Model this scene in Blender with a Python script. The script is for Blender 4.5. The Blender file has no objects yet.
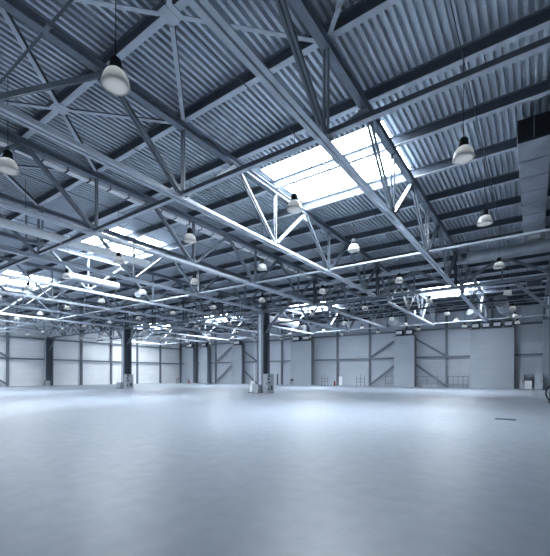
import bpy, math, random
from mathutils import Vector, Matrix
random.seed(7)
C = bpy.context.scene.collection
V = Vector

# ------------------------------------------------------------------ dimensions (metres)
CAM_Z = 1.78
ZB = CAM_Z + 6.60            # middle of the trusses' bottom chords
ZT = CAM_Z + 9.30            # middle of the top chords
ZP = ZT + 0.14               # underside of the purlins
ZD = ZP + 0.42               # underside of the roof deck
LX, WY = -70.25, 60.36       # left wall, back wall
RX, FY = 13.0, -14.0         # right wall, unseen side behind the camera, left open to add sky light
YC = 30.36                   # line of columns
TX = [1.15 - 5.95 * k for k in range(12)]      # truss lines
COLX = [1.15, -22.65, -46.45]
SKY_BAYS = [(-4.8 - 17.85 * k) for k in range(4)]   # right edge of each skylit bay
SKY_Y = [(14.15, 18.2), (44.15, 48.2)]

# ------------------------------------------------------------------ materials
def new_mat(name):
    m = bpy.data.materials.new(name); m.use_nodes = True
    return m, m.node_tree, m.node_tree.nodes['Principled BSDF']

def noise_mix(nt, c1, c2, scale, detail=4, coord='Object', stretch=(1, 1, 1), lo=.35, hi=.65):
    tc = nt.nodes.new('ShaderNodeTexCoord'); mp = nt.nodes.new('ShaderNodeMapping')
    mp.inputs['Scale'].default_value = stretch
    nt.links.new(tc.outputs[coord], mp.inputs[0])
    n = nt.nodes.new('ShaderNodeTexNoise'); n.inputs['Scale'].default_value = scale; n.inputs['Detail'].default_value = detail
    nt.links.new(mp.outputs[0], n.inputs['Vector'])
    r = nt.nodes.new('ShaderNodeMapRange'); r.inputs[1].default_value = lo; r.inputs[2].default_value = hi
    nt.links.new(n.outputs['Fac'], r.inputs[0])
    mx = nt.nodes.new('ShaderNodeMix'); mx.data_type = 'RGBA'
    mx.inputs[6].default_value = (*c1, 1); mx.inputs[7].default_value = (*c2, 1)
    nt.links.new(r.outputs[0], mx.inputs[0])
    return mx.outputs[2], n, mp

def paint(name, c, rough=.5, metal=0., var=.12, scale=3., spec=.35):
    m, nt, b = new_mat(name)
    o, _, _ = noise_mix(nt, c, tuple(x * (1 - var) for x in c), scale)
    nt.links.new(o, b.inputs['Base Color'])
    b.inputs['Roughness'].default_value = rough; b.inputs['Metallic'].default_value = metal; b.inputs['Specular IOR Level'].default_value = spec
    return m

M = {}
M['steel'] = paint('painted_steel', (.185, .215, .255), .42)
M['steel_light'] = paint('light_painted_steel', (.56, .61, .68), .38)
M['steel_dark'] = paint('dark_painted_steel', (.075, .09, .115), .5)
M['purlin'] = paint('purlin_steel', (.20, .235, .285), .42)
M['purlin_web_shade'] = paint('shaded_purlin_web', (.085, .10, .125), .8, spec=.05)  # web shade put into the colour, darker than the purlin steel
M['galv'] = paint('galvanised_sheet', (.38, .41, .46), .42, .35, .2, 1.2)
M['white'] = paint('white_enamel', (.86, .88, .90), .4, var=.05)
M['grey'] = paint('grey_enamel', (.40, .43, .47), .5)
M['black'] = paint('black_plastic', (.018, .02, .025), .7, spec=.08)
M['red'] = paint('red_enamel', (.28, .05, .06), .4)
M['rubber'] = paint('rubber', (.02, .022, .025), .6)

def deck_mat():
    m, nt, b = new_mat('ribbed_roof_sheet')
    o, _, _ = noise_mix(nt, (.60, .655, .72), (.50, .55, .61), .6, 3, stretch=(1, .25, 1))
    nt.links.new(o, b.inputs['Base Color'])
    b.inputs['Roughness'].default_value = .42; b.inputs['Metallic'].default_value = .15
    return m
M['deck'] = deck_mat()

def panel_mat(name, c, step=1.0, vertical=False):
    m, nt, b = new_mat(name)
    o, _, _ = noise_mix(nt, c, tuple(x * .93 for x in c), .5)
    tc = nt.nodes.new('ShaderNodeTexCoord'); sp = nt.nodes.new('ShaderNodeSeparateXYZ')
    nt.links.new(tc.outputs['Object'], sp.inputs[0])
    d = nt.nodes.new('ShaderNodeMath'); d.operation = 'DIVIDE'; d.inputs[1].default_value = step
    nt.links.new(sp.outputs[2], d.inputs[0])
    f = nt.nodes.new('ShaderNodeMath'); f.operation = 'FRACT'; nt.links.new(d.outputs[0], f.inputs[0])
    g = nt.nodes.new('ShaderNodeMath'); g.operation = 'LESS_THAN'; g.inputs[1].default_value = .035
    nt.links.new(f.outputs[0], g.inputs[0])
    mx = nt.nodes.new('ShaderNodeMix'); mx.data_type = 'RGBA'
    nt.links.new(g.outputs[0], mx.inputs[0]); nt.links.new(o, mx.inputs[6])
    mx.inputs[7].default_value = (*[x * .82 for x in c], 1)
    nt.links.new(mx.outputs[2], b.inputs['Base Color'])
    b.inputs['Roughness'].default_value = .5
    return m
M['wall'] = panel_mat('white_wall_panel', (.90, .91, .92))
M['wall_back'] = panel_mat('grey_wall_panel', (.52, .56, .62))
M['clad'] = panel_mat('grey_cladding', (.40, .44, .49), 1.35)
M['wall_dim'] = panel_mat('plain_wall_panel', (.14, .155, .175))  # unseen right wall, coloured dark to cut bounced light

def floor_mat():
    m, nt, b = new_mat('polished_concrete')
    o, _, _ = noise_mix(nt, (.36, .40, .46), (.29, .33, .385), .22, 6, lo=.15, hi=.85)
    o2, n2, _ = noise_mix(nt, (1, 1, 1), (.80, .81, .82), 3.2, 5, lo=.15, hi=.85)
    mu = nt.nodes.new('ShaderNodeMix'); mu.data_type = 'RGBA'; mu.blend_type = 'MULTIPLY'; mu.inputs[0].default_value = 1
    nt.links.new(o, mu.inputs[6]); nt.links.new(o2, mu.inputs[7])
    tc = nt.nodes.new('ShaderNodeTexCoord'); sp = nt.nodes.new('ShaderNodeSeparateXYZ')
    nt.links.new(tc.outputs['Object'], sp.inputs[0])
    last = mu.outputs[2]
    for ax in (0, 1):                                     # saw-cut joints, 5.95 m by 6 m
        a = nt.nodes.new('ShaderNodeMath'); a.operation = 'ADD'; a.inputs[1].default_value = 100.0 * 6 + (1.8 if ax == 0 else 2.6)
        nt.links.new(sp.outputs[ax], a.inputs[0])
        d = nt.nodes.new('ShaderNodeMath'); d.operation = 'DIVIDE'; d.inputs[1].default_value = 6.0
        nt.links.new(a.outputs[0], d.inputs[0])
        f = nt.nodes.new('ShaderNodeMath'); f.operation = 'FRACT'; nt.links.new(d.outputs[0], f.inputs[0])
        g = nt.nodes.new('ShaderNodeMath'); g.operation = 'LESS_THAN'; g.inputs[1].default_value = .0036
        nt.links.new(f.outputs[0], g.inputs[0])
        mx = nt.nodes.new('ShaderNodeMix'); mx.data_type = 'RGBA'
        nt.links.new(g.outputs[0], mx.inputs[0]); nt.links.new(last, mx.inputs[6]); mx.inputs[7].default_value = (.30, .34, .40, 1)
        last = mx.outputs[2]
    nt.links.new(last, b.inputs['Base Color'])
    r = nt.nodes.new('ShaderNodeMapRange'); r.inputs[3].default_value = .36; r.inputs[4].default_value = .48
    r.inputs[1].default_value = .1; r.inputs[2].default_value = .9
    nt.links.new(n2.outputs['Fac'], r.inputs[0]); nt.links.new(r.outputs[0], b.inputs['Roughness'])
    return m
M['floor'] = floor_mat()

def emit(name, c, s):
    m, nt, b = new_mat(name)
    b.inputs['Base Color'].default_value = (.8, .85, .9, 1)
    b.inputs['Emission Color'].default_value = (*c, 1); b.inputs['Emission Strength'].default_value = s
    return m
M['sky_pane'] = emit('translucent_skylight', (.85, .93, 1.0), 28.)
M['bulb'] = emit('lamp_bulb', (1, .98, .94), 15.)

def glass_shade():
    m, nt, b = new_mat('prismatic_glass')
    b.inputs['Base Color'].default_value = (.46, .48, .49, 1); b.inputs['Roughness'].default_value = .3
    b.inputs['Coat Weight'].default_value = .6; b.inputs['Coat Roughness'].default_value = .08
    tl = nt.nodes.new('ShaderNodeBsdfTranslucent'); tl.inputs[0].default_value = (.62, .64, .66, 1)
    ms = nt.nodes.new('ShaderNodeMixShader'); ms.inputs[0].default_value = .6
    nt.links.new(b.outputs[0], ms.inputs[1]); nt.links.new(tl.outputs[0], ms.inputs[2])
    nt.links.new(ms.outputs[0], nt.nodes['Material Output'].inputs[0])
    return m
M['glass'] = glass_shade()

# ------------------------------------------------------------------ mesh helpers
class MB:
    def __init__(s): s.v, s.f, s.sm = [], [], []
    def add(s, vs, fs, smooth=False):
        o = len(s.v); s.v += [tuple(p) for p in vs]; s.f += [tuple(i + o for i in f) for f in fs]; s.sm += [smooth] * len(fs)
        return s
    def box(s, x0, x1, y0, y1, z0, z1):
        return s.add([(x0,y0,z0),(x1,y0,z0),(x1,y1,z0),(x0,y1,z0),(x0,y0,z1),(x1,y0,z1),(x1,y1,z1),(x0,y1,z1)],
                     [(0,3,2,1),(4,5,6,7),(0,1,5,4),(1,2,6,5),(2,3,7,6),(3,0,4,7)])
    def bar(s, a, b, w, h, side=None):
        """rectangular bar from a to b; w is measured along `side`, h across it"""
        a, b = V(a), V(b); d = (b - a).normalized()
        sd = V(side) if side is not None else (V((0,0,1)).cross(d) if abs(d.z) < .98 else V((1,0,0)))
        sd = (sd - d * sd.dot(d)).normalized(); up = d.cross(sd)
        p = []
        for c in (a, b):
            for i, j in ((-1,-1),(1,-1),(1,1),(-1,1)): p.append(c + sd * (w/2*i) + up * (h/2*j))
        return s.add(p, [(0,3,2,1),(4,5,6,7),(0,1,5,4),(1,2,6,5),(2,3,7,6),(3,0,4,7)])
    def tube(s, a, b, r, n=10, r2=None, cap=True):
        a, b = V(a), V(b); d = (b - a).normalized(); r2 = r if r2 is None else r2
        u = d.orthogonal().normalized(); w = d.cross(u)
        p = [c + (u * math.cos(2*math.pi*i/n) + w * math.sin(2*math.pi*i/n)) * rr for c, rr in ((a, r), (b, r2)) for i in range(n)]
        s.add(p, [(i, (i+1) % n, n + (i+1) % n, n + i) for i in range(n)], True)
        if cap: s.add(p[:n], [tuple(reversed(range(n)))]); s.add(p[n:], [tuple(range(n))])
        return s
    def path(s, pts, r, n=8):
        for a, b in zip(pts, pts[1:]): s.tube(a, b, r, n)
        return s
    def lathe(s, prof, n=20, c=(0,0,0)):
        p = [(c[0] + r * math.cos(2*math.pi*i/n), c[1] + r * math.sin(2*math.pi*i/n), c[2] + z) for r, z in prof for i in range(n)]
        return s.add(p, [(k*n+i, k*n+(i+1) % n, (k+1)*n+(i+1) % n, (k+1)*n+i) for k in range(len(prof)-1) for i in range(n)], True)
    def ibeam(s, a, b, w, h, t=.02):
        """I section, flanges horizontal, h overall"""
        a, b = V(a), V(b); z = V((0,0,1))
        s.bar(a - z*(h/2-t/2), b - z*(h/2-t/2), w, t); s.bar(a + z*(h/2-t/2), b + z*(h/2-t/2), w, t)
        return s.bar(a, b, t, h - 2*t)
    def build(s, name, mat, parent=None, loc=None):
        me = bpy.data.meshes.new(name); me.from_pydata(s.v, [], s.f); me.materials.append(M[mat])
        for p, k in zip(me.polygons, s.sm): p.use_smooth = k
        me.update()
        o = bpy.data.objects.new(name, me); C.objects.link(o)
        if parent: o.parent = parent
        if loc: o.location = loc
        return o

def empty(name, loc, label=None, cat=None, group=None, rz=0):
    o = bpy.data.objects.new(name, None); C.objects.link(o); o.location = loc; o.rotation_euler = (0, 0, rz)
    o.empty_display_size = .3
    if label: tag(o, label, cat, group)
    return o
def tag(o, label, cat, group=None):
    o['label'] = label; o['category'] = cat
    if group: o['group'] = group
    return o
def struct(o): o['kind'] = 'structure'; return o
def copy_tree(o, parent=None):
    c = o.copy(); C.objects.link(c); c.parent = parent
    if 'label' in c and parent is None: del c['label']
    for ch in o.children: copy_tree(ch, c)
    return c
ORD = ['first','second','third','fourth','fifth','sixth','seventh','eighth','ninth','tenth','eleventh','twelfth','thirteenth',
       'fourteenth','fifteenth','sixteenth','seventeenth','eighteenth','nineteenth','twentieth','twenty-first','twenty-second']

# ------------------------------------------------------------------ the shell
struct(MB().box(LX-.3, RX+.3, FY, WY+.3, -.3, 0).build('floor', 'floor'))
def deck():
    mb = MB(); PITCH = .229
    def strip(x0, x1, y0, y1):
        n = max(1, round((x1 - x0) / PITCH)); p = (x1 - x0) / n; pts = []
        for i in range(n):
            x = x0 + i * p
            pts += [(x, 0), (x + p*.42, 0), (x + p*.46, .19), (x + p*.96, .19)]
        pts.append((x1, 0))
        vs = [(x, y, ZD + z) for y in (y0, y1) for x, z in pts]; k = len(pts)
        mb.add(vs, [(i, i+1, k+i+1, k+i) for i in range(k-1)])
    xs = sorted(set([LX] + TX + [RX]))
    segs = [(FY, SKY_Y[0][0], 0), (*SKY_Y[0], 1), (SKY_Y[0][1], SKY_Y[1][0], 0), (*SKY_Y[1], 1), (SKY_Y[1][1], WY, 0)]
    for y0, y1, sky in segs:
        for x0, x1 in zip(xs, xs[1:]):
            if sky and any(abs(x1 - s) < .1 for s in SKY_BAYS): continue
            strip(x0, x1, y0, y1)
    # weathertight skin above the ribs, with the same openings
    for y0, y1, sky in segs:
        for x0, x1 in zip(xs, xs[1:]):
            if sky and any(abs(x1 - s) < .1 for s in SKY_BAYS): continue
            mb.box(x0, x1, y0, y1, ZD + .195, ZD + .2)
    return mb.build('ceiling', 'deck')
struct(deck())
HZ = ZD + .2
struct(MB().box(LX-.3, LX, FY, WY+.3, 0, HZ).build('wall_left', 'wall'))
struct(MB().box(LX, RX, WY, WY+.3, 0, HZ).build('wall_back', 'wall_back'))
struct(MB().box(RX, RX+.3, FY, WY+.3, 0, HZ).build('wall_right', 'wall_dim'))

# skylights
k = 0
for (y0, y1) in SKY_Y:
    for xr in SKY_BAYS:
        k += 1; xl = xr - 5.95
        w = struct(empty('window_%d' % k, ((xl+xr)/2, (y0+y1)/2, ZD)))
        hx, hy = 5.95/2, (y1-y0)/2
        fr = MB(); t = .06
        fr.box(-hx, hx, -hy-t, -hy, .0, .2).box(-hx, hx, hy, hy+t, .0, .2)
        fr.box(-hx-t, -hx, -hy-t, hy+t, .0, .2).box(hx, hx+t, -hy-t, hy+t, .0, .2)
        fr.box(-hx, hx, -.03, .03, .10, .16)
        fr.build('frame', 'grey', w)
        for s in (-1, 1):
            a, b = sorted((s * .03, s * hy))
            MB().box(-hx+.01, hx-.01, a, b, .11, .14).build('pane', 'sky_pane', w)

# ------------------------------------------------------------------ purlins
py = [.36 + 3*i for i in range(-4, 21)]
j = 0
for y in py:
    j += 1
    p = empty('roof_purlin', (0, y, ZP), 'steel roof purlin across the hall under the ribbed deck, %s from the near end' % (ORD[j-1] if j <= 22 else ('twenty-third','twenty-fourth','twenty-fifth')[j-23]), 'beam', 'roof purlins')
    x0, x1 = LX + .05, RX - .05
    MB().box(x0, x1, -.01, .01, .022, .40).build('web', 'purlin_web_shade', p)
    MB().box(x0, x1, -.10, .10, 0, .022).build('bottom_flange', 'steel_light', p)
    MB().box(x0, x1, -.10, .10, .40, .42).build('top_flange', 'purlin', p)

# ------------------------------------------------------------------ roof trusses
def make_truss(bot, top, ends, y0, y1, label):
    """bot / top: y positions of the panel points; y0..y1 length of the top chord"""
    r = empty('roof_truss', (0, 0, 0), label, 'truss', 'steel roof trusses')
    hb = ZT - ZB
    tc = MB().ibeam((0, y0, hb), (0, y1, hb), .26, .26, .025); tc.build('top_chord', 'purlin', r)
    bc = MB()
    for s in (-1, 1):
        bc.box(.03*s if s > 0 else -.16, .16 if s > 0 else -.03, bot[0]-.3, bot[-1]+ends, -.10, -.08)
        bc.box(*(sorted((.03*s, .045*s))), bot[0]-.3, bot[-1]+ends, -.08, .10)
    for y in bot: bc.box(-.012, .012, y-.3, y+.3, -.05, .32)
    bc.build('bottom_chord', 'steel_light', r)
    def strut(y_a, z_a, y_b, z_b, w=.10):
        m = MB(); a, b = V((0, y_a, z_a)), V((0, y_b, z_b))
        for s in (-1, 1):
            o = V((s*.06, 0, 0)); m.bar(a + o, b + o, w*.62, w, (1, 0, 0))
        m.build('web_strut', 'steel', r)
    for y in bot:
        strut(y, .12, y, hb - .12, .085)
        for t in top:
            if abs(abs(t - y) - 3) < .1: strut(y + (.12 if t > y else -.12), .14, t - (.12 if t > y else -.12), hb - .14, .12)
    for t in top:
        m = MB(); m.box(-.02, .02, t-.3, t+.3, hb-.42, hb-.1); m.build('gusset_plate', 'steel', r)
    return r
near_proto = make_truss([-8.64 + 6*i for i in range(7)], [-5.64 + 6*i for i in range(7)], 2.4, FY + .1, YC, 'x')
far_proto = make_truss([33.36 + 6*i for i in range(4)], [YC + 6*i for i in range(5)], .1, YC, 56.9, 'x')
# end member that lifts the far truss onto the back wall
MB().bar((0, 51.46, .1), (0, 54.36, ZT-ZB-.15), .12, .14).build('end_strut', 'steel', far_proto)
for proto, where in ((near_proto, 'near'), (far_proto, 'far')):
    for i, x in enumerate(TX):
        o = proto if i == 0 else copy_tree(proto)
        o.location = (x, 0, ZB)
        o['label'] = 'steel roof truss of the %s span, %s counting leftwards from the right edge' % (where, ORD[i])

o = empty('gutter_strip', (-16.98, 0, ZT), 'long white strip with dark brackets running beside a truss in the upper left', 'strip')
MB().box(-.19, .15, FY+.1, 29.9, -.28, -.06).build('strip', 'white', o)
for i in range(40):
    MB().box(-.15, .15, -9.9 + i, -9.82 + i, -.30, -.08).build('bracket', 'steel_dark', o)
# ------------------------------------------------------------------ tie beams between bottom chords
def tie(y, kind, label):
    o = empty('tie_beam', (0, y, ZB), label, 'beam', 'tie beams across the trusses')
    x0, x1 = LX + .1, RX - .1
    if kind == 'tee':
        MB().box(x0, x1, -.01, .01, .12, .30).build('web', 'steel_dark', o)
        MB().box(x0, x1, -.075, .075, .10, .12).build('flange', 'steel_light', o)
    elif kind == 'tube':
        MB().tube((x0, 0, .17), (x1, 0, .17), .065, 12).build('pipe', 'steel_light', o)
    else:
        MB().tube((x0, 0, .15), (x1, 0, .15), .026, 10).build('rod', 'steel_dark', o)
        c = MB()
        for i in range(12): c.tube((1.15-5.95*i-3.1, 0, .15), (1.15-5.95*i-2.85, 0, .15), .042, 10)
        c.build('coupling', 'steel', o)
tie(3.36, 'rod', 'thin dark tie rod crossing the trusses at the top left of the photo')
tie(9.36, 'tee', 'dark tee section tie beam crossing the trusses before the large skylight')
tie(21.36, 'tube', 'bright round tie tube crossing the trusses in front of the columns')
tie(39.36, 'tee', 'dark tee section tie beam crossing the trusses beyond the columns')
tie(51.36, 'tube', 'bright round tie tube crossing the trusses near the back wall')

# ------------------------------------------------------------------ diagonal bracing in the roof plane
def make_brace():
    r = empty('roof_brace', (0, 0, ZP), 'x', 'brace', 'cross braces under the roof deck')
    MB().box(-.26, .26, -.26, .26, -.035, -.01).build('gusset_plate', 'steel_light', r)
    for sx in (-1, 1):
        for sy in (-1, 1):
            bb = MB().bar((sx*.22, sy*.22, -.05), (sx*2.8, sy*2.86, -.05), .13, .016).build('brace_angle', 'steel_light', r)
            MB().bar((sx*.22-.05*sy*sx, sy*.22+.05, .02), (sx*2.8-.05*sy*sx, sy*2.86+.05, .02), .014, .13).build('upright_leg', 'steel_dark', bb)
    return r
b0 = make_brace(); n = 0
for y, row in ((6.36, 'near the camera'), (54.36, 'by the back wall')):
    for i in range(11):
        o = b0 if n == 0 else copy_tree(b0); n += 1
        o.location = ((TX[i] + TX[i+1]) / 2, y, ZP)
        o['label'] = 'crossed roof brace with square plate %s, %s bay counting leftwards' % (row, ORD[i])

# ------------------------------------------------------------------ girders on the column line
def make_girder(x0, nb):
    L = 5.95; top = 1.75
    g = empty('lattice_girder', (x0, YC, ZB), 'x', 'girder', 'lattice girders over the columns')
    for s in (-1, 1):
        MB().box(-L*nb+.17, -.0, s*.16-.06, s*.16+.06, -.10, .06).build('bottom_chord', 'steel', g)
    MB().box(-L*nb+.17, 0, -.13, .13, top-.08, top+.10).build('top_chord', 'steel_light', g)
    for i in range(nb):
        xm = -L*(i+.5)
        for s in (-1, 1):
            MB().bar((-L*i-.15 if s > 0 else -L*(i+1)+.25, 0, .10), (xm + s*.12, 0, top-.1), .16, .16).build('web_strut', 'steel', g)
        MB().box(xm-.05, xm+.05, -.05, .05, .06, top-.08).build('post', 'steel', g)
        MB().box(xm-.35, xm+.35, -.03, .03, top-.35, top-.08).build('gusset_plate', 'steel', g)
    for i in range(nb):
        for s in (-1, 1):
            MB().box(-L*i-.08, -L*i+.08, s*.2-.07, s*.2+.07, .06, ZT-ZB-.13).build('post', 'steel_dark', g)
    return g
for x0, nb, lab in ((1.15, 4, 'between the right edge and the nearest column'), (-22.65, 4, 'between the two tall columns'), (-46.45, 4, 'between the second column and the left wall')):
    make_girder(x0, nb)['label'] = 'steel lattice girder with zigzag web ' + lab
gr = make_girder(7.1, 1); gr['label'] = 'steel lattice girder leaving the photo past its right edge'

# ------------------------------------------------------------------ columns
def make_column(x, y, label, w=.66, d=1.15, h=ZB-.12, engaged=False):
    o = empty('steel_column', (x, y, 0), label, 'column')
    MB().box(-w/2, w/2, -d/2, -d/2+.06, .04, h).build('front_flange', 'steel', o)
    MB().box(-w*.28, w*.14, -d/2-.03, -d/2, .9, h-.3).build('pale_strip', 'steel_light', o)  # narrow paler strip down the front flange
    MB().box(-w/2, w/2, d/2-.06, d/2, .04, h).build('rear_flange', 'steel', o)
    MB().box(-.03, .03, -d/2+.06, d/2-.06, .04, h).build('web', 'steel_dark', o)  # recess shade between the flanges put into a darker web colour
    MB().box(-w/2-.08, w/2+.08, -d/2-.1, d/2+.1, 0, .04).build('base_plate', 'steel_dark', o)
    for s in (-1, 1):
        MB().bar((s*w/2*.8, 0, h-2.1), (s*2.2, 0, h-.12), .2, .2).build('knee_brace', 'steel', o)
    MB().box(-w/2-.1, w/2+.1, -d/2-.05, d/2+.05, h-.04, h).build('cap_plate', 'steel', o)
    for z in (2.2, 4.6, 7.0):
        MB().box(-w/2+.02, w/2-.02, -d/2+.06, d/2-.06, z, z+.03).build('stiffener', 'steel_dark', o)
    return o
make_column(-22.65, YC, 'tall grey steel column nearest the centre of the hall')
make_column(-46.45, YC, 'tall grey steel column farther left with cabinets at its foot')
make_column(1.15, YC, 'steel column cut off by the right edge of the photo')
oc = make_column(LX + .75, YC, 'wide steel column standing against the white left wall', .66, 1.2)

# equipment at the column feet
def cabinet(x, y, w, d, h, label, mat='grey', name='electrical_cabinet', rz=0, handle=True):
    o = empty(name, (x, y, 0), label, 'cabinet', None, rz)
    MB().box(-w/2, w/2, -d/2, d/2, 0, h).build('body', mat, o)
    dr = MB().box(-w/2+.04, w/2-.04, -d/2-.025, -d/2, .08, h-.05).build('door', mat, o)
    if handle: MB().box(w/2-.14, w/2-.10, -d/2-.05, -d/2-.025, h*.45, h*.6).build('handle', 'black', dr)
    return o
def guard_box(x, y, w, d, h, label):
    o = empty('concrete_block', (x, y, 0), label, 'block')
    MB().box(-w/2, w/2, -d/2, d/2, .03, h).build('body', 'grey', o)
    MB().box(-w/2-.02, w/2+.02, -d/2-.02, d/2+.02, 0, .03).build('base', 'black', o)
    return o
def foot_set(x, y, where):
    guard_box(x - .18, y - .95, .72, .5, .82, 'pale block at the front foot of the %s column' % where)
    c = cabinet(x + .66, y - .1, .55, 1.1, 1.95, 'tall grey cabinet with black switches on the side of the %s column' % where, 'grey', rz=0)
    for i, z in enumerate((.35, 1.0, 1.35, 1.65)):
        MB().box(.275, .31, -.5 + .1*(i % 2), -.3 + .1*(i % 2), z, z+.16).build('switch', 'black', c)
    MB().box(.275, .30, -.02, .3, .3, .75).build('cover_plate', 'steel_dark', c)
    e = empty('pipe_riser', (x - .62, y - .8, 0), 'thin white riser pipe with valve wheel beside the %s column' % where, 'pipe')
    MB().tube((0, 0, 0), (0, 0, 2.9), .035, 10).build('pipe', 'white', e)
    v = MB().tube((0, -.02, 1.1), (0, -.10, 1.1), .10, 12); v.build('valve_wheel', 'white', e)
foot_set(-22.65, YC, 'central')
foot_set(-46.45, YC, 'farther left')
o = tag(MB().box(-.35, .35, -.2, .2, 0, .9).build('electrical_box', 'grey', None, (LX+1.6, YC-.5, 0)), 'small grey box at the foot of the column on the left wall', 'box')
# slanted board leaning by the central column
e = empty('barrier_board', (-23.9, YC-.5, 0), 'pale narrow board standing left of the central column', 'board')
MB().bar((-.1, 0, .05), (.1, .0, 1.2), .3, .06, (1, 0, 0)).build('panel', 'white', e)
MB().box(-.3, .3, -.15, .15, 0, .05).build('base', 'black', e)

# ------------------------------------------------------------------ wall framing
postx = [-4.8, -10.75, -16.7, -22.65, -28.6, -40.5, -46.45, -52.4, -58.35, -69.9]
for i, x in enumerate([1.15 - 5.95*k for k in range(12)] + [-69.95]):
    p = empty('wall_post', (x, WY - .16, 0), 'grey steel post against the back wall, %s counting leftwards from the right' % ORD[i], 'post', 'posts of the back wall')
    MB().box(-.17, .17, -.15, -.13, 0, HZ-.3).box(-.17, .17, .13, .15, 0, HZ-.3).build('flange', 'steel', p)
    MB().box(-.012, .012, -.13, .13, 0, HZ-.3).build('web', 'steel_dark', p)
lpy = [YC + 6*i for i in range(-5, 5) if i != 0]
for i, y in enumerate(lpy):
    p = empty('wall_post', (LX + .16, y, 0), 'grey steel post against the white left wall, %s counting from the near end' % ORD[i], 'post', 'posts of the left wall')
    MB().box(-.15, -.13, -.17, .17, 0, HZ-.3).box(.13, .15, -.17, .17, 0, HZ-.3).build('flange', 'steel', p)
    MB().box(-.13, .13, -.012, .012, 0, HZ-.3).build('web', 'steel', p)
ZG = 4.58
def girt(a, b, label, w=.16, h=.26):
    tag(MB().bar(a, b, w, h).build('wall_girt', 'steel'), label, 'beam')
girt((LX+.1, WY-.42, ZG), (RX, WY-.42, ZG), 'horizontal grey girt along the back wall at mid height')
girt((LX+.42, FY, ZG), (LX+.42, WY-.6, ZG), 'thin horizontal girt along the white left wall at mid height')
girt((LX+.1, WY-.42, 8.75), (RX, WY-.42, 8.75), 'upper horizontal girt along the back wall at truss height')
girt((LX+.42, FY, 8.12), (LX+.42, WY-.6, 8.12), 'upper horizontal girt along the white left wall at truss height')

def kbrace(cx, label, ytop=8.4, span=5.95):
    o = empty('wall_bracing', (cx, WY - .42, 0), label, 'brace', 'diagonal bracing on the back wall')
    for s in (-1, 1):
        MB().bar((s*span, 0, .15), (s*.15, 0, ZG), .12, .32, (0, 1, 0)).build('lower_diagonal', 'steel', o)
        MB().bar((s*span, 0, ZG+.1), (s*.15, 0, ytop), .12, .32, (0, 1, 0)).build('upper_diagonal', 'steel', o)
kbrace(-16.7, 'pair of grey diagonal braces rising behind the narrow clad shaft right of centre')
kbrace(-52.4, 'pair of grey diagonal braces rising behind the clad shaft left of the central column')
o = empty('wall_bracing', (LX + .62, 18.36, 0), 'grey diagonal braces on the white wall at the left edge', 'brace')
for s in (-1, 1):
    MB().bar((0, s*6, .15), (0, s*.15, ZG), .12, .3, (1, 0, 0)).build('lower_diagonal', 'steel', o)
    MB().bar((0, s*6, ZG+.1), (0, s*.15, 8.4), .12, .3, (1, 0, 0)).build('upper_diagonal', 'steel', o)

# clad shafts in front of the back wall
YF = 58.8
shafts = [(-7.44, -2.2, 8.24, 'widest grey clad shaft on the back wall near the right edge', 4),
          (-18.2, -15.1, 7.95, 'narrow grey clad shaft between the diagonal braces right of centre', 2),
          (-37.6, -33.2, 8.1, 'grey clad shaft with a dark right side just right of the central column', 2),
          (-52.4, -49.7, 8.1, 'grey clad shaft just left of the central column', 1),
          (-61.9, -59.65, 8.1, 'narrow clad shaft with dark side, second from the far corner', 1),
          (-66.9, -64.2, 8.1, 'narrow clad shaft with dark side nearest the far corner', 1),
          (.95, 4.6, 9.0, 'dim grey clad shaft cut off by the right edge', 0)]
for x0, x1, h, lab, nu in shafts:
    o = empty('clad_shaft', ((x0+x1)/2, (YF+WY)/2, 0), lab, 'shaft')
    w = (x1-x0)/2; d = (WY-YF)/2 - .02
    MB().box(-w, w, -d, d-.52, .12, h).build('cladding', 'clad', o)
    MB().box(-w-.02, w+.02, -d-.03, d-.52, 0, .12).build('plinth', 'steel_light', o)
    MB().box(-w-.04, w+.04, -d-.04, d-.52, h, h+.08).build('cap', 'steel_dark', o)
    MB().box(w, w+.05, -d+.06, d-.56, .12, h).build('side_panel', 'steel', o)  # solid right side panel, darker than the front cladding
    for k in range(nu):
        uw = (x1-x0) / (nu + .3 * (nu > 1)) if nu > 1 else (x1-x0)*.75
        ux = x0 + (x1-x0) * (k + .5) / nu
        u = empty('ventilation_unit', (ux, YF+.5, h + .08), 'x', 'ventilation unit', 'ventilation units on the clad shafts')
        pos = (('single',) if nu == 1 else ('left', 'right') if nu == 2 else ('leftmost', 'second', 'third', 'rightmost'))[k]
        short = {-7.44: 'widest shaft', -18.2: 'shaft between the diagonal braces', -37.6: 'shaft right of the central column', -52.4: 'shaft left of the central column', -61.9: 'second shaft from the far corner', -66.9: 'shaft nearest the far corner'}[x0]
        u['label'] = '%s ventilation unit on top of the %s' % (pos, short)
        hw = uw*.36
        MB().box(-hw, hw, -.42, .5, .0, .95).build('housing', 'steel_dark', u)
        MB().box(-hw*.9, hw*.9, -.46, -.42, .25, .72).build('grille', 'white', u)

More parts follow.
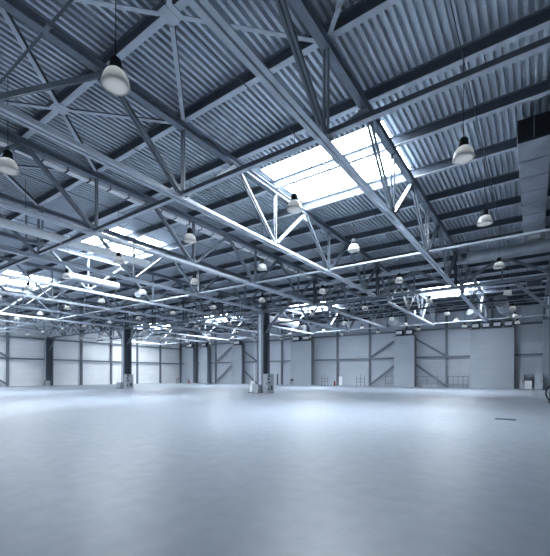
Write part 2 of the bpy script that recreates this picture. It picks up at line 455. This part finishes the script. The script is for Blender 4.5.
# ------------------------------------------------------------------ pendant lamps
def make_lamp():
    r = empty('pendant_lamp', (0, 0, 0), 'x', 'lamp', 'glass pendant lamps')
    MB().lathe([(.0, .52), (.08, .52), (.125, .47), (.13, .33), (.15, .28), (.12, .25), (.0, .25)], 16).build('ballast_housing', 'black', r)
    MB().lathe([(.10, .25), (.17, .225), (.225, .17), (.265, .09), (.29, .0), (.305, -.08), (.315, -.10), (.303, -.10), (.28, .0), (.255, .085), (.215, .16), (.16, .21), (.09, .23)], 28).build('shade', 'glass', r)
    MB().lathe([(.0, -.14), (.12, -.13), (.21, -.115), (.295, -.09), (.29, -.08), (.2, -.10), (.12, -.115), (0, -.125)], 28).build('lens', 'glass', r)
    MB().lathe([(0, .2), (.04, .18), (.06, .1), (.04, .03), (0, .0)], 12).build('bulb', 'bulb', r)
    MB().tube((0, 0, .51), (0, 0, ZP - (CAM_Z+6.58) - .045), .009, 6).build('cord', 'black', r)
    return r
lamp0 = make_lamp(); first = True
LY = [4.75, 12.3, 18.1, 26.0, 34.9, 43.2, 49.0, 55.4]
LXs = [-1.73 - 5.95*i for i in range(12)]
rows = ['row nearest the camera', 'second row from the camera', 'third row from the camera', 'last row before the columns',
        'first row beyond the columns', 'second row beyond the columns', 'third row beyond the columns', 'row nearest the back wall']
for jy, y in enumerate(LY):
    for ix, x in enumerate(LXs):
        if jy == 0 and ix > 2: continue
        if jy == 0 and ix == 0: continue
        if jy == 1 and ix > 6: continue
        if x < LX + 1: continue
        o = lamp0 if first else copy_tree(lamp0); first = False
        dz = random.uniform(-.05, .05)
        o.location = (x, y, CAM_Z + 6.58)
        o.rotation_euler = (0, 0, random.uniform(0, 6))
        o['label'] = 'glass pendant lamp, %s, %s counting leftwards from the right' % (rows[jy], ORD[ix - 1 if jy == 0 else ix])
for ix, x in enumerate([-1.73 - 5.95*i for i in range(11)]):
    m = MB().tube((x, FY+.1, ZP-.02), (x, WY-.6, ZP-.02), .018, 6)
    tag(m.build('cable_conduit', 'steel_dark'), 'thin conduit under the purlins above the %s line of lamps from the right' % ORD[ix], 'conduit', 'lamp conduits')

# ------------------------------------------------------------------ ducts
def round_duct(x, y0, y1, z, r, label, mat='galv', axis='y'):
    o = empty('round_duct', (x, y0, z), label, 'duct')
    L = y1 - y0; e = (0, L, 0) if axis == 'y' else (L, 0, 0)
    MB().tube((0, 0, 0), e, r, 24).build('duct_pipe', mat, o)
    n = max(2, int(abs(L) / 1.6)); d = V(e).normalized()
    for i in range(n + 1):
        c = V(e) * (i / n); MB().tube(c - d*.03, c + d*.03, r * 1.05, 24).build('joint_collar', mat, o)
    for i in (range(0, n + 1, 2) if axis == 'y' else (0, n)):
        c = V(e) * (i / n); MB().tube(c + V((0, 0, r)), (c.x, c.y, ZP - z), .012, 6).build('hanger', 'steel_dark', o)
    return o
round_duct(-20.1, -6, 14.6, CAM_Z+7.05, .21, 'long pale round duct running in from the left edge', 'white')
round_duct(-27.6, 13.4, 17.2, CAM_Z+7.2, .27, 'thick grey round duct below the left skylight', 'grey')
round_duct(-27.5, 37.5, 44.5, CAM_Z+7.2, .42, 'bright round duct beyond the central column', 'white')
round_duct(-4.0, 27.6, 33.4, CAM_Z+7.55, .38, 'round duct running across beneath the rectangular duct', 'galv', 'x').location = (-3.6, 27.4, CAM_Z+7.75)
round_duct(-2.6, 40.5, 45.5, CAM_Z+7.0, .55, 'thick round duct beyond the girder on the right', 'galv')
round_duct(-5.9, 46.5, 50, CAM_Z+7.1, .32, 'round duct near the back wall above the wide shaft', 'galv')
round_duct(-15.5, 49, 54.5, CAM_Z+7.1, .4, 'round duct near the back wall above the narrow shaft', 'galv')
# supply nozzle by the left skylight
o = empty('duct_nozzle', (-27.9, 19.4, CAM_Z+7.1), 'white flared duct nozzle hanging left of centre', 'nozzle')
MB().tube((0, 0, 0), (.3, -.3, -.2), .14, 20, .27).build('cone', 'galv', o)
MB().tube((0, 0, 0), (0, 0, ZP-CAM_Z-7.1), .012, 6).build('hanger', 'steel_dark', o)
# rectangular duct on the right
o = empty('rectangular_duct', (-.0, 16.25, CAM_Z+8.5), 'large rectangular sheet metal duct with crossed creases hanging at upper right', 'duct')
y = 0; L = 15.0
sec = MB(); cr = MB(); fl = MB()
n = 10
for i in range(n):
    a, b = L*i/n, L*(i+1)/n
    # each duct face is a shallow pyramid, as cross-broken sheet is
    c = (0, (a+b)/2, -.045)
    sec.add([(-.5,a+.02,0),(.5,a+.02,0),(.5,b-.02,0),(-.5,b-.02,0),c], [(1,0,4),(2,1,4),(3,2,4),(0,3,4)])
    cl = (-.545, (a+b)/2, .4); sec.add([(-.5,a+.02,0),(-.5,a+.02,.8),(-.5,b-.02,.8),(-.5,b-.02,0),cl], [(1,0,4),(2,1,4),(3,2,4),(0,3,4)])
    cl = (.545, (a+b)/2, .4); sec.add([(.5,a+.02,0),(.5,a+.02,.8),(.5,b-.02,.8),(.5,b-.02,0),cl], [(0,1,4),(1,2,4),(2,3,4),(3,0,4)])
    MB().box(-.54, .54, b-.025, b+.025, -.03, .83).build('flange', 'galv', o)
sec.box(-.5, .5, 0, L, .78, .8)
sec.build('duct_body', 'galv', o)
MB().box(-.5, 1.6, -.12, 0, 0, .78).build('end_cover', 'black', o)
MB().box(-.01, .01, -.135, -.12, 0, .78).build('seam', 'steel', o)
for yy in (.5, 4.5, 8.5, 12.5):
    MB().box(-.02, .02, yy, yy+.02, .8, ZP-CAM_Z-8.5).build('hanger', 'steel_dark', o)
v = MB().box(-.3, .3, 11.0, 11.5, -.10, -.02).build('air_outlet', 'white', o)
# hooked pipes in the near left
for (x, y, s, lab) in ((-22.65, 9.0, 1, 'hooked vertical pipe beside the left tie beam, nearer one'), (-22.2, 9.6, 1, 'hooked vertical pipe beside the left tie beam, farther one')):
    z0 = CAM_Z + 6.6
    tag(MB().path([(x+.4, y-.4, ZP-.3), (x+.4, y-.4, z0+.5), (x+.34, y-.4, z0+.38), (x+.0, y-.4, z0+.34)], .05, 10).build('hanging_pipe', 'steel'), lab, 'pipe')

# heater units hanging beyond the column line
def heater(x, y, z, label, s=1.0):
    o = empty('unit_heater', (x, y, z), label, 'heater', 'unit heaters under the roof')
    MB().box(-.55*s, .55*s, -.4*s, .4*s, 0, .8*s).build('housing', 'galv', o)
    g = MB()
    for i in range(6): g.box(-.48*s, .48*s, -.44*s, -.40*s, (.06+.12*i)*s, (.12+.12*i)*s)
    g.build('louvre', 'steel_dark', o)
    for a in (-.45, .45): MB().tube((a*s, 0, .8*s), (a*s, 0, ZP - z), .012, 6).build('hanger', 'steel_dark', o)
heater(.0, 38.4, CAM_Z+7.5, 'galvanised unit heater hanging at the right edge beyond the girder')
heater(-1.9, 52.0, CAM_Z+7.0, 'unit heater hanging above the widest clad shaft', 1.3)
heater(-12.2, 46.0, CAM_Z+7.3, 'small unit heater hanging beyond the girder right of centre', .9)
heater(-30.0, 50.0, CAM_Z+6.9, 'unit heater hanging right of the central column', 1.1)
heater(-36.0, 55.0, CAM_Z+6.7, 'unit heater hanging above the shaft beside the central column', 1.1)

# ------------------------------------------------------------------ small things along the back wall
def stand(x, y, label, w=1.2, h=2.0):
    o = empty('metal_stand', (x, y, 0), label, 'stand', 'tubular stands along the back wall')
    for s in (-1, 1): MB().tube((s*w/2, 0, 0), (s*w/2, 0, h*.85), .035, 8).build('leg', 'steel_dark', o)
    MB().tube((0, 0, 0), (0, 0, h), .035, 8).build('mast', 'steel_dark', o)
    for z in (.35, .62): MB().tube((-w/2, 0, h*z), (w/2, 0, h*z), .03, 8).build('crossbar', 'steel_dark', o)
    for s in (-1, 0, 1): MB().box(s*w/2-.04, s*w/2+.04, -.3, .3, 0, .05).build('foot', 'steel_dark', o)
stand(-30.0, 58.0, 'tubular stand on the floor left of the red extinguisher box')
stand(-23.5, 58.2, 'tubular stand on the floor left of the first diagonal brace', 1.4)
stand(-67.7, 57.6, 'tubular stand in the far corner of the hall', 1.3, 1.3)
def ext_box(x, y, label):
    o = empty('fire_extinguisher', (x, y, 0), label, 'fire extinguisher')
    MB().tube((0, 0, .02), (0, 0, .62), .16, 14).build('cylinder', 'red', o)
    MB().lathe([(.16, .62), (.12, .70), (.04, .74), (0, .74)], 14).build('shoulder', 'red', o)
    MB().box(-.12, .12, -.03, .03, .74, .84).build('handle', 'black', o)
    MB().box(-.3, .3, -.2, .2, 0, .02).build('base', 'black', o)
ext_box(-28.55, 58.9, 'red fire extinguisher on the floor left of a narrow white board')
ext_box(-64.2, 57.6, 'red fire extinguisher on the floor near the far corner')
o = empty('notice_board', (-27.55, 59.2, 0), 'narrow white board standing right of the red extinguisher', 'board')
MB().box(-.32, .32, -.04, .04, .12, 1.6).build('panel', 'white', o); MB().box(-.32, .32, -.2, .2, 0, .12).build('base', 'steel_light', o)
tag(MB().tube((0, 0, 0), (0, 0, 2.05), .12, 12).build('bollard', 'steel_dark', None, (-39.75, 57.6, 0)), 'dark slim bollard between the central column and the clad shaft', 'bollard')
o = empty('metal_chair', (-36.3, 57.2, 0), 'small dark chair standing in front of the clad shaft right of the column', 'chair', None, .5)
MB().box(-.28, .28, -.28, .28, .50, .56).build('seat', 'steel_dark', o); MB().box(-.28, .28, .24, .28, .75, 1.15).build('backrest', 'steel_dark', o)
for sx in (-1, 1):
    for sy in (-1, 1): MB().box(sx*.25-.025, sx*.25+.025, sy*.25-.025, sy*.25+.025, 0, .5 if sy < 0 else 1.1).build('leg', 'steel_dark', o)
def barrier(x0, x1, label, n):
    o = empty('mesh_barrier', ((x0+x1)/2, 59.55, 0), label, 'barrier', 'low mesh panels along the back wall'); w = (x1-x0)/2
    fr = MB().box(-w, w, -.03, .03, 1.62, 1.70).box(-w, w, -.03, .03, .5, .56)
    for i in range(n + 1):
        x = -w + 2*w*i/n; fr.box(x-.035, x+.035, -.03, .03, 0, 1.7)
    fr.build('frame', 'steel', o)
    me = MB(); k = int(2*w/.16)
    for i in range(k): x = -w + 2*w*i/k; me.box(x-.012, x+.012, -.008, .008, .5, 1.65)
    for i in range(8): me.box(-w, w, -.008, .008, .56+.14*i-.01, .56+.14*i+.01)
    me.build('mesh', 'steel_light', o)
    MB().box(-w, w, .02, .05, .0, .5).build('kick_plate', 'grey', o)
barrier(-19.8, -18.4, 'low mesh panel left of the narrow clad shaft', 1)
barrier(-14.9, -11.9, 'low mesh panel between the narrow clad shaft and a post', 2)
barrier(-10.4, -7.8, 'low mesh panel between a post and the widest clad shaft', 4)
# equipment right of the widest shaft
cabinet(-1.35, 59.3, .45, .6, 1.9, 'slim pale cabinet just right of the widest clad shaft', 'grey', 'storage_cabinet')
cabinet(-.65, 58.9, .78, .6, 1.1, 'low pale box standing in front of a dark frame near the right edge', 'white', 'storage_box', handle=False)
o = empty('metal_rack', (-.35, 59.75, 0), 'dark open metal rack behind the low box near the right edge', 'rack')
for sx in (-1, 1):
    for sy in (-1, 1): MB().box(sx*.7-.04, sx*.7+.04, sy*.25-.04, sy*.25+.04, 0, 1.9).build('upright', 'steel_dark', o)
for z in (.3, 1.1, 1.85): MB().box(-.7, .7, -.25, .25, z, z+.05).build('shelf', 'steel_dark', o)
cabinet(.5, 58.2, .85, .6, 2.05, 'tall pale cabinet beside the right edge at the back wall', 'steel_light', 'storage_cabinet')

# wheel at the right edge
def wheel(x, y, R, label):
    o = empty('spoked_wheel', (x, y, R), label, 'wheel', None, -.25)
    t = MB(); n = 40; m = 8; r = .045
    vs = [((R-r+r*math.cos(2*math.pi*j/m))*math.cos(2*math.pi*i/n), r*math.sin(2*math.pi*j/m), (R-r+r*math.cos(2*math.pi*j/m))*math.sin(2*math.pi*i/n)) for i in range(n) for j in range(m)]
    t.add(vs, [(i*m+j, ((i+1) % n)*m+j, ((i+1) % n)*m+(j+1) % m, i*m+(j+1) % m) for i in range(n) for j in range(m)], True).build('tyre', 'rubber', o)
    h = MB().tube((0, -.08, 0), (0, .08, 0), .10, 14); h.build('hub', 'galv', o)
    for k in range(8):
        a = math.pi*2*k/8; MB().tube((.08*math.cos(a), 0, .08*math.sin(a)), ((R-.07)*math.cos(a), 0, (R-.07)*math.sin(a)), .02, 6).build('spoke', 'rubber', o)
wheel(1.22, 29.3, .66, 'black spoked wheel standing on edge, cut off by the right edge')

# floor cover plate
o = empty('floor_hatch', (-.95, 17.7, 0), 'dark metal cover plate set in the floor at lower right', 'cover plate')
MB().box(-.36, .36, -.25, .25, .0, .012).build('frame', 'steel_dark', o)
MB().box(-.32, .32, -.21, .21, .012, .018).build('plate', 'steel_dark', o)

# ------------------------------------------------------------------ light
w = bpy.data.worlds.new('sky'); bpy.context.scene.world = w; w.use_nodes = True
bg = w.node_tree.nodes['Background']; bg.inputs[0].default_value = (.75, .875, 1.0, 1); bg.inputs[1].default_value = .58

cam = bpy.data.cameras.new('camera'); co = bpy.data.objects.new('camera', cam); C.objects.link(co)
co.location = (0, 0, CAM_Z); co.rotation_euler = (math.radians(90), 0, .6098)
cam.lens = 370.3 / 556 * 36; cam.sensor_width = 36; cam.sensor_fit = 'AUTO'
cam.shift_x = -.4 / 556; cam.shift_y = (375.5 - 278) / 556
cam.clip_start = .05; cam.clip_end = 400
sc = bpy.context.scene; sc.camera = co
sc.view_settings.view_transform = 'Standard'; sc.view_settings.look = 'None'
sc.view_settings.gamma = 1; sc.view_settings.use_curve_mapping = False
sc.view_settings.exposure = 0.92
sc.cycles.max_bounces = 8; sc.cycles.diffuse_bounces = 6; sc.cycles.glossy_bounces = 4
